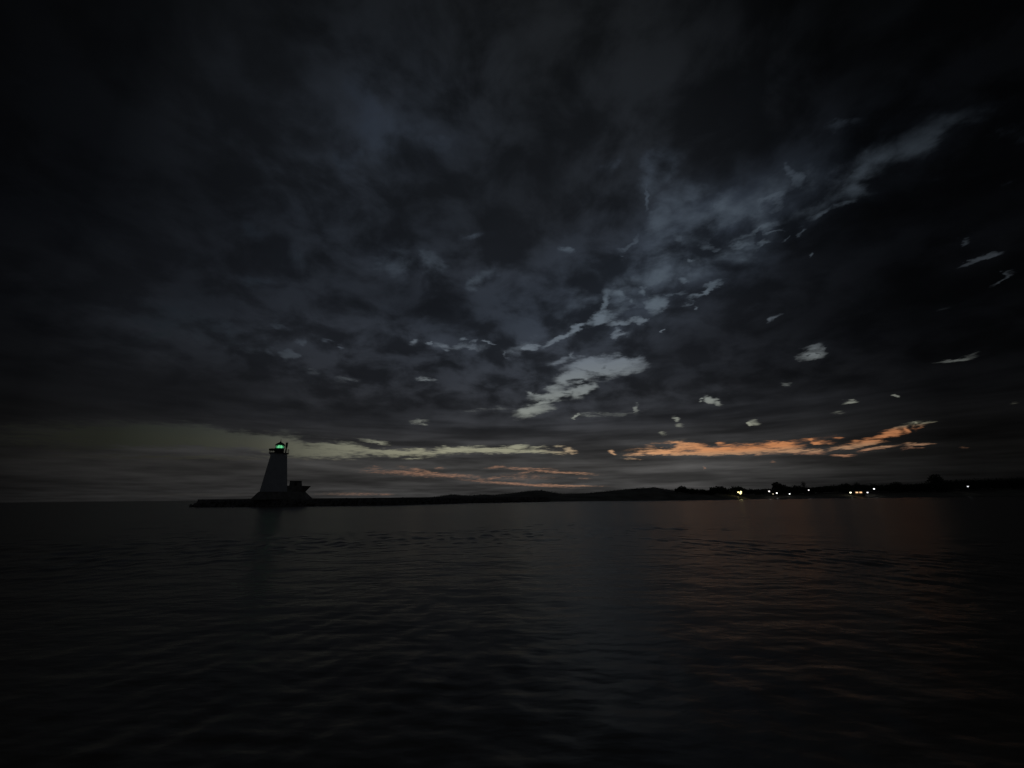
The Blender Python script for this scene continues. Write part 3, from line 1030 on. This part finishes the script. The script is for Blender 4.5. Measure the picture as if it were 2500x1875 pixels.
def build_wood():
    rg = random.Random(3)
    verts, faces = [], []
    px = 1655.0
    while px < 2650:
        w_, o_, r_ = shore_frame(px)
        for back in (CREST * .75, CREST * 1.0, CREST * 1.3):
            g_ = ground_at(px, back + rg.uniform(-6, 6))
            rr_ = math.hypot(g_.x, g_.y)
            d = ray(px, lerp(SKYL, px) + rg.uniform(0, 3.5))
            top = CAM_H + d.z * rr_ / math.hypot(d.x, d.y)
            hgt = top - g_.z
            if hgt > .8:
                wdt = max(1.2, hgt * .5) * rg.uniform(.9, 1.3)
                leaves(verts, faces, g_ + Vector((0, 0, hgt * .52)), (wdt, wdt, hgt * .5), int(60 + 26 * hgt), rg, .42)
        px += rg.uniform(4, 8)
    # low scrub along the crest of the dunes on the left
    px = 1060.0
    while px < 1680:
        g_ = ground_at(px, CREST * rg.uniform(.8, 1.05))
        s = rg.uniform(.3, .8)
        leaves(verts, faces, g_ + Vector((0, 0, s * .3)), (s * 1.8, s * 1.8, s * .7), 30, rg, .2)
        px += rg.uniform(3, 8)
    me = bpy.data.meshes.new('wood')
    me.from_pydata([tuple(v) for v in verts], [], faces)
    o = link('wood', me, leaf)
    tag(o, 'dark mass of woodland and scrub along the far shore behind the lamps', 'wood', kind='stuff')


build_wood()


def mpp_at(px, r_):
    return r_ * math.radians(azel(px + 5, 1205)[0] - azel(px - 5, 1205)[0]) / 10


def tree(px, top_py, half_px, label, lobes, back=CREST * .9, seed=1):
    rg = random.Random(seed)
    g_ = ground_at(px, back)
    rr_ = math.hypot(g_.x, g_.y)
    d = ray(px, top_py)
    top = CAM_H + d.z * rr_ / math.hypot(d.x, d.y)
    hgt = top - g_.z
    mpp = mpp_at(px, rr_) * 1.15
    hw = half_px * mpp
    e = empty('tree', g_ - Vector((0, 0, .2)))
    tag(e, label, 'tree', 'trees standing out of the far woodland')
    bm = bmesh.new()
    tr = .04 * hgt + .08
    tube(bm, (0, 0, 0), (0, 0, hgt * .45), tr, tr * .7, 8)
    tube(bm, (0, 0, hgt * .44), (hw * .1, 0, hgt * .8), tr * .7, tr * .2, 7)
    for k in range(5):
        a = k * 2.4
        z0 = hgt * rg.uniform(.3, .5)
        tube(bm, (0, 0, z0), (math.cos(a) * hw * .6, math.sin(a) * hw * .6, z0 + hgt * rg.uniform(.15, .3)), tr * .45, tr * .12, 6)
    link('trunk', bm, bark, e)
    verts, faces = [], []
    for lx, lz, sx, sz in lobes:      # in units of half width and height
        leaves(verts, faces, Vector((lx * hw, rg.uniform(-.2, .2) * hw, lz * hgt)), (sx * hw, max(sx * hw, .6), sz * hgt), 420, rg, max(.18, .12 * hw))
    me = bpy.data.meshes.new('crown')
    me.from_pydata([tuple(v) for v in verts], [], faces)
    link('crown', me, leaf, e)


RND = [(0, .68, 1, .32), (-.5, .5, .6, .3), (.5, .5, .6, .3)]
tree(1669, 1186, 10, 'small rounded tree alone on the long bare dune crest, leftmost tree of the skyline', RND, seed=1)
tree(1758, 1187, 17, 'broad low rounded tree just left of the yellow three globe lamp post', RND, seed=2)
tree(1804, 1187, 16, 'low rounded tree standing directly behind the yellow three globe lamp post', RND, seed=3)
tree(1906, 1177, 20, 'tall tree with a steep left side and stepped right shoulder above the lamp cluster',
     [(-.15, .72, .5, .28), (-.1, .45, .6, .35), (.6, .5, .6, .28), (1.0, .38, .6, .22)], seed=4)
tree(1952, 1184, 13, 'middling sloping tree hugging the left side of the narrow upright tree', RND, seed=5)
tree(1968, 1175, 5.5, 'narrow upright column shaped tree rising above the pale boat at the waterline',
     [(0, .8, 1, .2), (0, .55, 1.1, .25), (0, .3, 1.0, .2)], seed=6)
tree(2099, 1176, 8, 'small pointed tree directly behind the low building with two orange windows', RND, seed=7)
tree(2070, 1179, 12, 'low bushy tree behind the lamp at the left end of the lit low building', RND, seed=8)
tree(2195, 1176, 14, 'wide flat topped tree between the high lamp and the tallest tree at right', RND, seed=9)
tree(2295, 1157, 19, 'tallest tree of the far shore, big crown at right above the dark woodland',
     [(0, .75, .8, .25), (-.3, .5, .8, .3), (.4, .5, .9, .3)], seed=10)

# ------------------------------------------------------------------ lamps on the shore
pole_mat = material('grey lamp post', (.12, .12, .125), 0.5)


def street_lamp(px, py, label, col, strength, r=.34, back=14.0):
    r *= 1.15
    strength *= 0.8
    g_ = ground_at(px, back)
    rr_ = math.hypot(g_.x, g_.y)
    d = ray(px, py)
    z = CAM_H + d.z * rr_ / math.hypot(d.x, d.y)
    g_.z = min(g_.z, z - 2.0)
    h = z - g_.z
    face = math.atan2(-g_.x, g_.y)
    e = empty('street_lamp', g_, face)
    tag(e, label, 'street lamp', 'lit lamps along the far shore')
    bm = bmesh.new()
    lathe(bm, [(.16, -.3), (.16, .3), (.09, .34), (.06, h - .3)], 10, 0, .5)
    tube(bm, (0, .5, h - .32), (0, .1, h + r * .8), .05, .04)
    link('pole', bm, pole_mat, e)
    bm = bmesh.new()
    lathe(bm, [(r * 1.1, h + r * .75), (r * .9, h + r * 1.0), (r * .3, h + r * 1.2)], 14)
    link('hood', bm, pole_mat, e)
    bm = bmesh.new()
    lathe(bm, [(r * .3, h - r * .9), (r * .85, h - r * .5), (r, h), (r * .95, h + r * .5), (r * .8, h + r * .74)], 16)
    link('globe', bm, lamp_material('lit globe', col, strength), e, smooth=True)
    return e


street_lamp(1881, 1199.5, 'white lamp left below the tall stepped tree, highest of its group', (1, .93, .88), 3.0, .42)
street_lamp(1889.5, 1206, 'dim yellowish lamp low between two white lamps under the stepped tree', (1, .9, .66), .8, .34)
street_lamp(1899, 1203.8, 'white lamp right beside the dim one, under the steep side of the stepped tree', (1, .98, .95), 3.0, .42)
street_lamp(1930, 1205.8, 'lone low white lamp midway between the stepped tree and the pale boat', (1, 1, .96), 3.0, .36)
street_lamp(1978.5, 1196.5, 'raised white lamp just right of the narrow upright tree', (1, .98, .97), 2.4, .36)
street_lamp(2079.5, 1202.6, 'large yellowish white lamp beside the left end of the lit low building', (1, .97, .72), 3.4, .5)
street_lamp(2121, 1202.4, 'white lamp beside the right end of the lit low building', (.95, .98, 1), 3.0, .40)
street_lamp(2139, 1193.6, 'white lamp set high on the slope above and right of the lit low building', (.97, 1, .98), 2.8, .46)
street_lamp(2370.5, 1187.6, 'single faint white lamp far right, alone in the dark woodland', (.95, .97, 1), 1.5, .44)


def globe_post():
    px, py = 1809, 1202.6
    g_ = ground_at(px, 14)
    rr_ = math.hypot(g_.x, g_.y)
    d = ray(px, py)
    z = CAM_H + d.z * rr_ / math.hypot(d.x, d.y)
    g_.z = min(g_.z, z - 2.2)
    h = z - g_.z
    e = empty('lamp_post', g_, math.atan2(-g_.x, g_.y))
    tag(e, 'lamp post with three bright yellow globes on the dark dune, leftmost light on the shore', 'lamp post')
    bm = bmesh.new()
    lathe(bm, [(.2, -.3), (.2, .4), (.1, .45), (.08, h - .9)], 10, 0, .3)
    for x, z_ in ((-1.0, .25), (.62, .45), (.25, -.55)):
        tube(bm, (0, .3, h - 1.0), (x, .05, h + z_ - .5), .05)
    link('pole', bm, pole_mat, e)
    ym = lamp_material('lit yellow globe', (1, .88, .40), 2.4)
    for x, z_, r in ((-1.0, .25, .5), (.62, .45, .62), (.25, -.55, .6)):
        bm = bmesh.new()
        bmesh.ops.create_uvsphere(bm, u_segments=16, v_segments=10, radius=r, matrix=Matrix.Translation((x, 0, h + z_)))
        link('globe', bm, ym, e, smooth=True)


globe_post()


def low_building():
    px = 2101
    g_ = ground_at(px, 12)
    e = empty('low_building', g_ - Vector((0, 0, .2)), math.atan2(-g_.x, g_.y))
    rr_ = math.hypot(g_.x, g_.y)
    tag(e, 'low dark waterfront building with two orange lit windows between two lamps', 'building')
    mpp = mpp_at(px, rr_)
    wl = material('weathered timber cladding', (.16, .14, .12), .85, 2.0, .3)
    rf = material('dark shingle roof', (.05, .05, .052), .9, 3.0, .3)
    hw, hd = 13 * mpp, 3.5
    zw = CAM_H + ray(px, 1202.2).z * rr_ / math.hypot(ray(px, 1202.2).x, ray(px, 1202.2).y) - g_.z + .2
    eave = zw + 1.1
    bm = bmesh.new()
    box(bm, -hw, hw, 0, hd * 2, -.5, eave)
    link('wall', bm, wl, e)
    bm = bmesh.new()
    vs = [bm.verts.new(p) for p in ((-hw - .5, -.5, eave + .003), (hw + .5, -.5, eave + .003), (hw + .5, hd * 2 + .5, eave + .003), (-hw - .5, hd * 2 + .5, eave + .003),
                                    (-hw + 1.2, hd, eave + 1.5), (hw - 1.2, hd, eave + 1.5))]
    for f in ((0, 1, 5, 4), (2, 3, 4, 5), (1, 2, 5), (3, 0, 4), (3, 2, 1, 0)):
        bm.faces.new([vs[i] for i in f])
    link('roof', bm, rf, e)
    bm = bmesh.new()
    dx_ = 11 * mpp
    dz_ = max(1.4, zw)
    box(bm, dx_ - .45, dx_ + .45, -.05, -.003, 0, min(2.1, dz_ + .5))
    link('door', bm, pole_mat, e)
    om = lamp_material('warm lit window', (1, .60, .30), 1.25)
    for x in (2095 - px, 2104.5 - px):
        x = x * mpp
        bm = bmesh.new()
        for a, b, c_, d in ((-.85, .85, -.58, -.48), (-.85, .85, .48, .58), (-.85, -.75, -.48, .48), (.75, .85, -.48, .48)):
            box(bm, x + a, x + b, -.07, -.003, zw + c_, zw + d)
        w_ = link('window', bm, pole_mat, e)
        bm = bmesh.new()
        box(bm, x - .75, x + .75, -.03, -.004, zw - .48, zw + .48)
        link('pane', bm, om, w_)


low_building()


def boat():
    p = on_water(1974, lerp(WL, 1974) + .3)
    e = empty('boat', (p.x, p.y, 0), math.atan2(-p.x, p.y) + R(8))
    tag(e, 'small pale open boat lying at the waterline below the narrow upright tree', 'boat')
    hull = material('pale painted hull', (.75, .75, .72), .4, 1.0, .1)
    n = 14
    bm = bmesh.new()
    L = 3.6
    rows = []
    for i in range(n + 1):
        t = i / n
        x = -L + 2 * L * t
        w_ = .95 * (1 - max(0, (t - .45) / .55) ** 2.2) * (.86 + .14 * min(1, t / .2)) + .02
        sh = .75 + .35 * max(0, t - .4) ** 1.5
        rows.append([bm.verts.new(q) for q in ((x, -w_, sh), (x, -w_ * .85, .2), (x, -w_ * .3, -.15), (x, 0, -.22), (x, w_ * .3, -.15), (x, w_ * .85, .2), (x, w_, sh),
                                               (x, w_ * .88, sh - .02), (x, w_ * .6, .18), (x, -w_ * .6, .18), (x, -w_ * .88, sh - .02))])
    for a, b in zip(rows, rows[1:]):
        for i in range(11):
            bm.faces.new((a[i], a[(i + 1) % 11], b[(i + 1) % 11], b[i]))
    bm.faces.new(rows[0])
    bm.faces.new(list(reversed(rows[-1])))
    bmesh.ops.recalc_face_normals(bm, faces=bm.faces)
    link('hull', bm, hull, e)
    for x in (-1.4, .6):
        bm = bmesh.new()
        box(bm, x - .18, x + .18, -.72, .72, .5, .56)
        link('thwart', bm, bark, e)


boat()
print('BREAKWATER depth', LD, 'top', bw_top, 'shore', [tuple(round(c_, 1) for c_ in on_water(p, lerp(WL, p))) for p in (1000, 1300, 1700, 2000, 2300, 2450)])
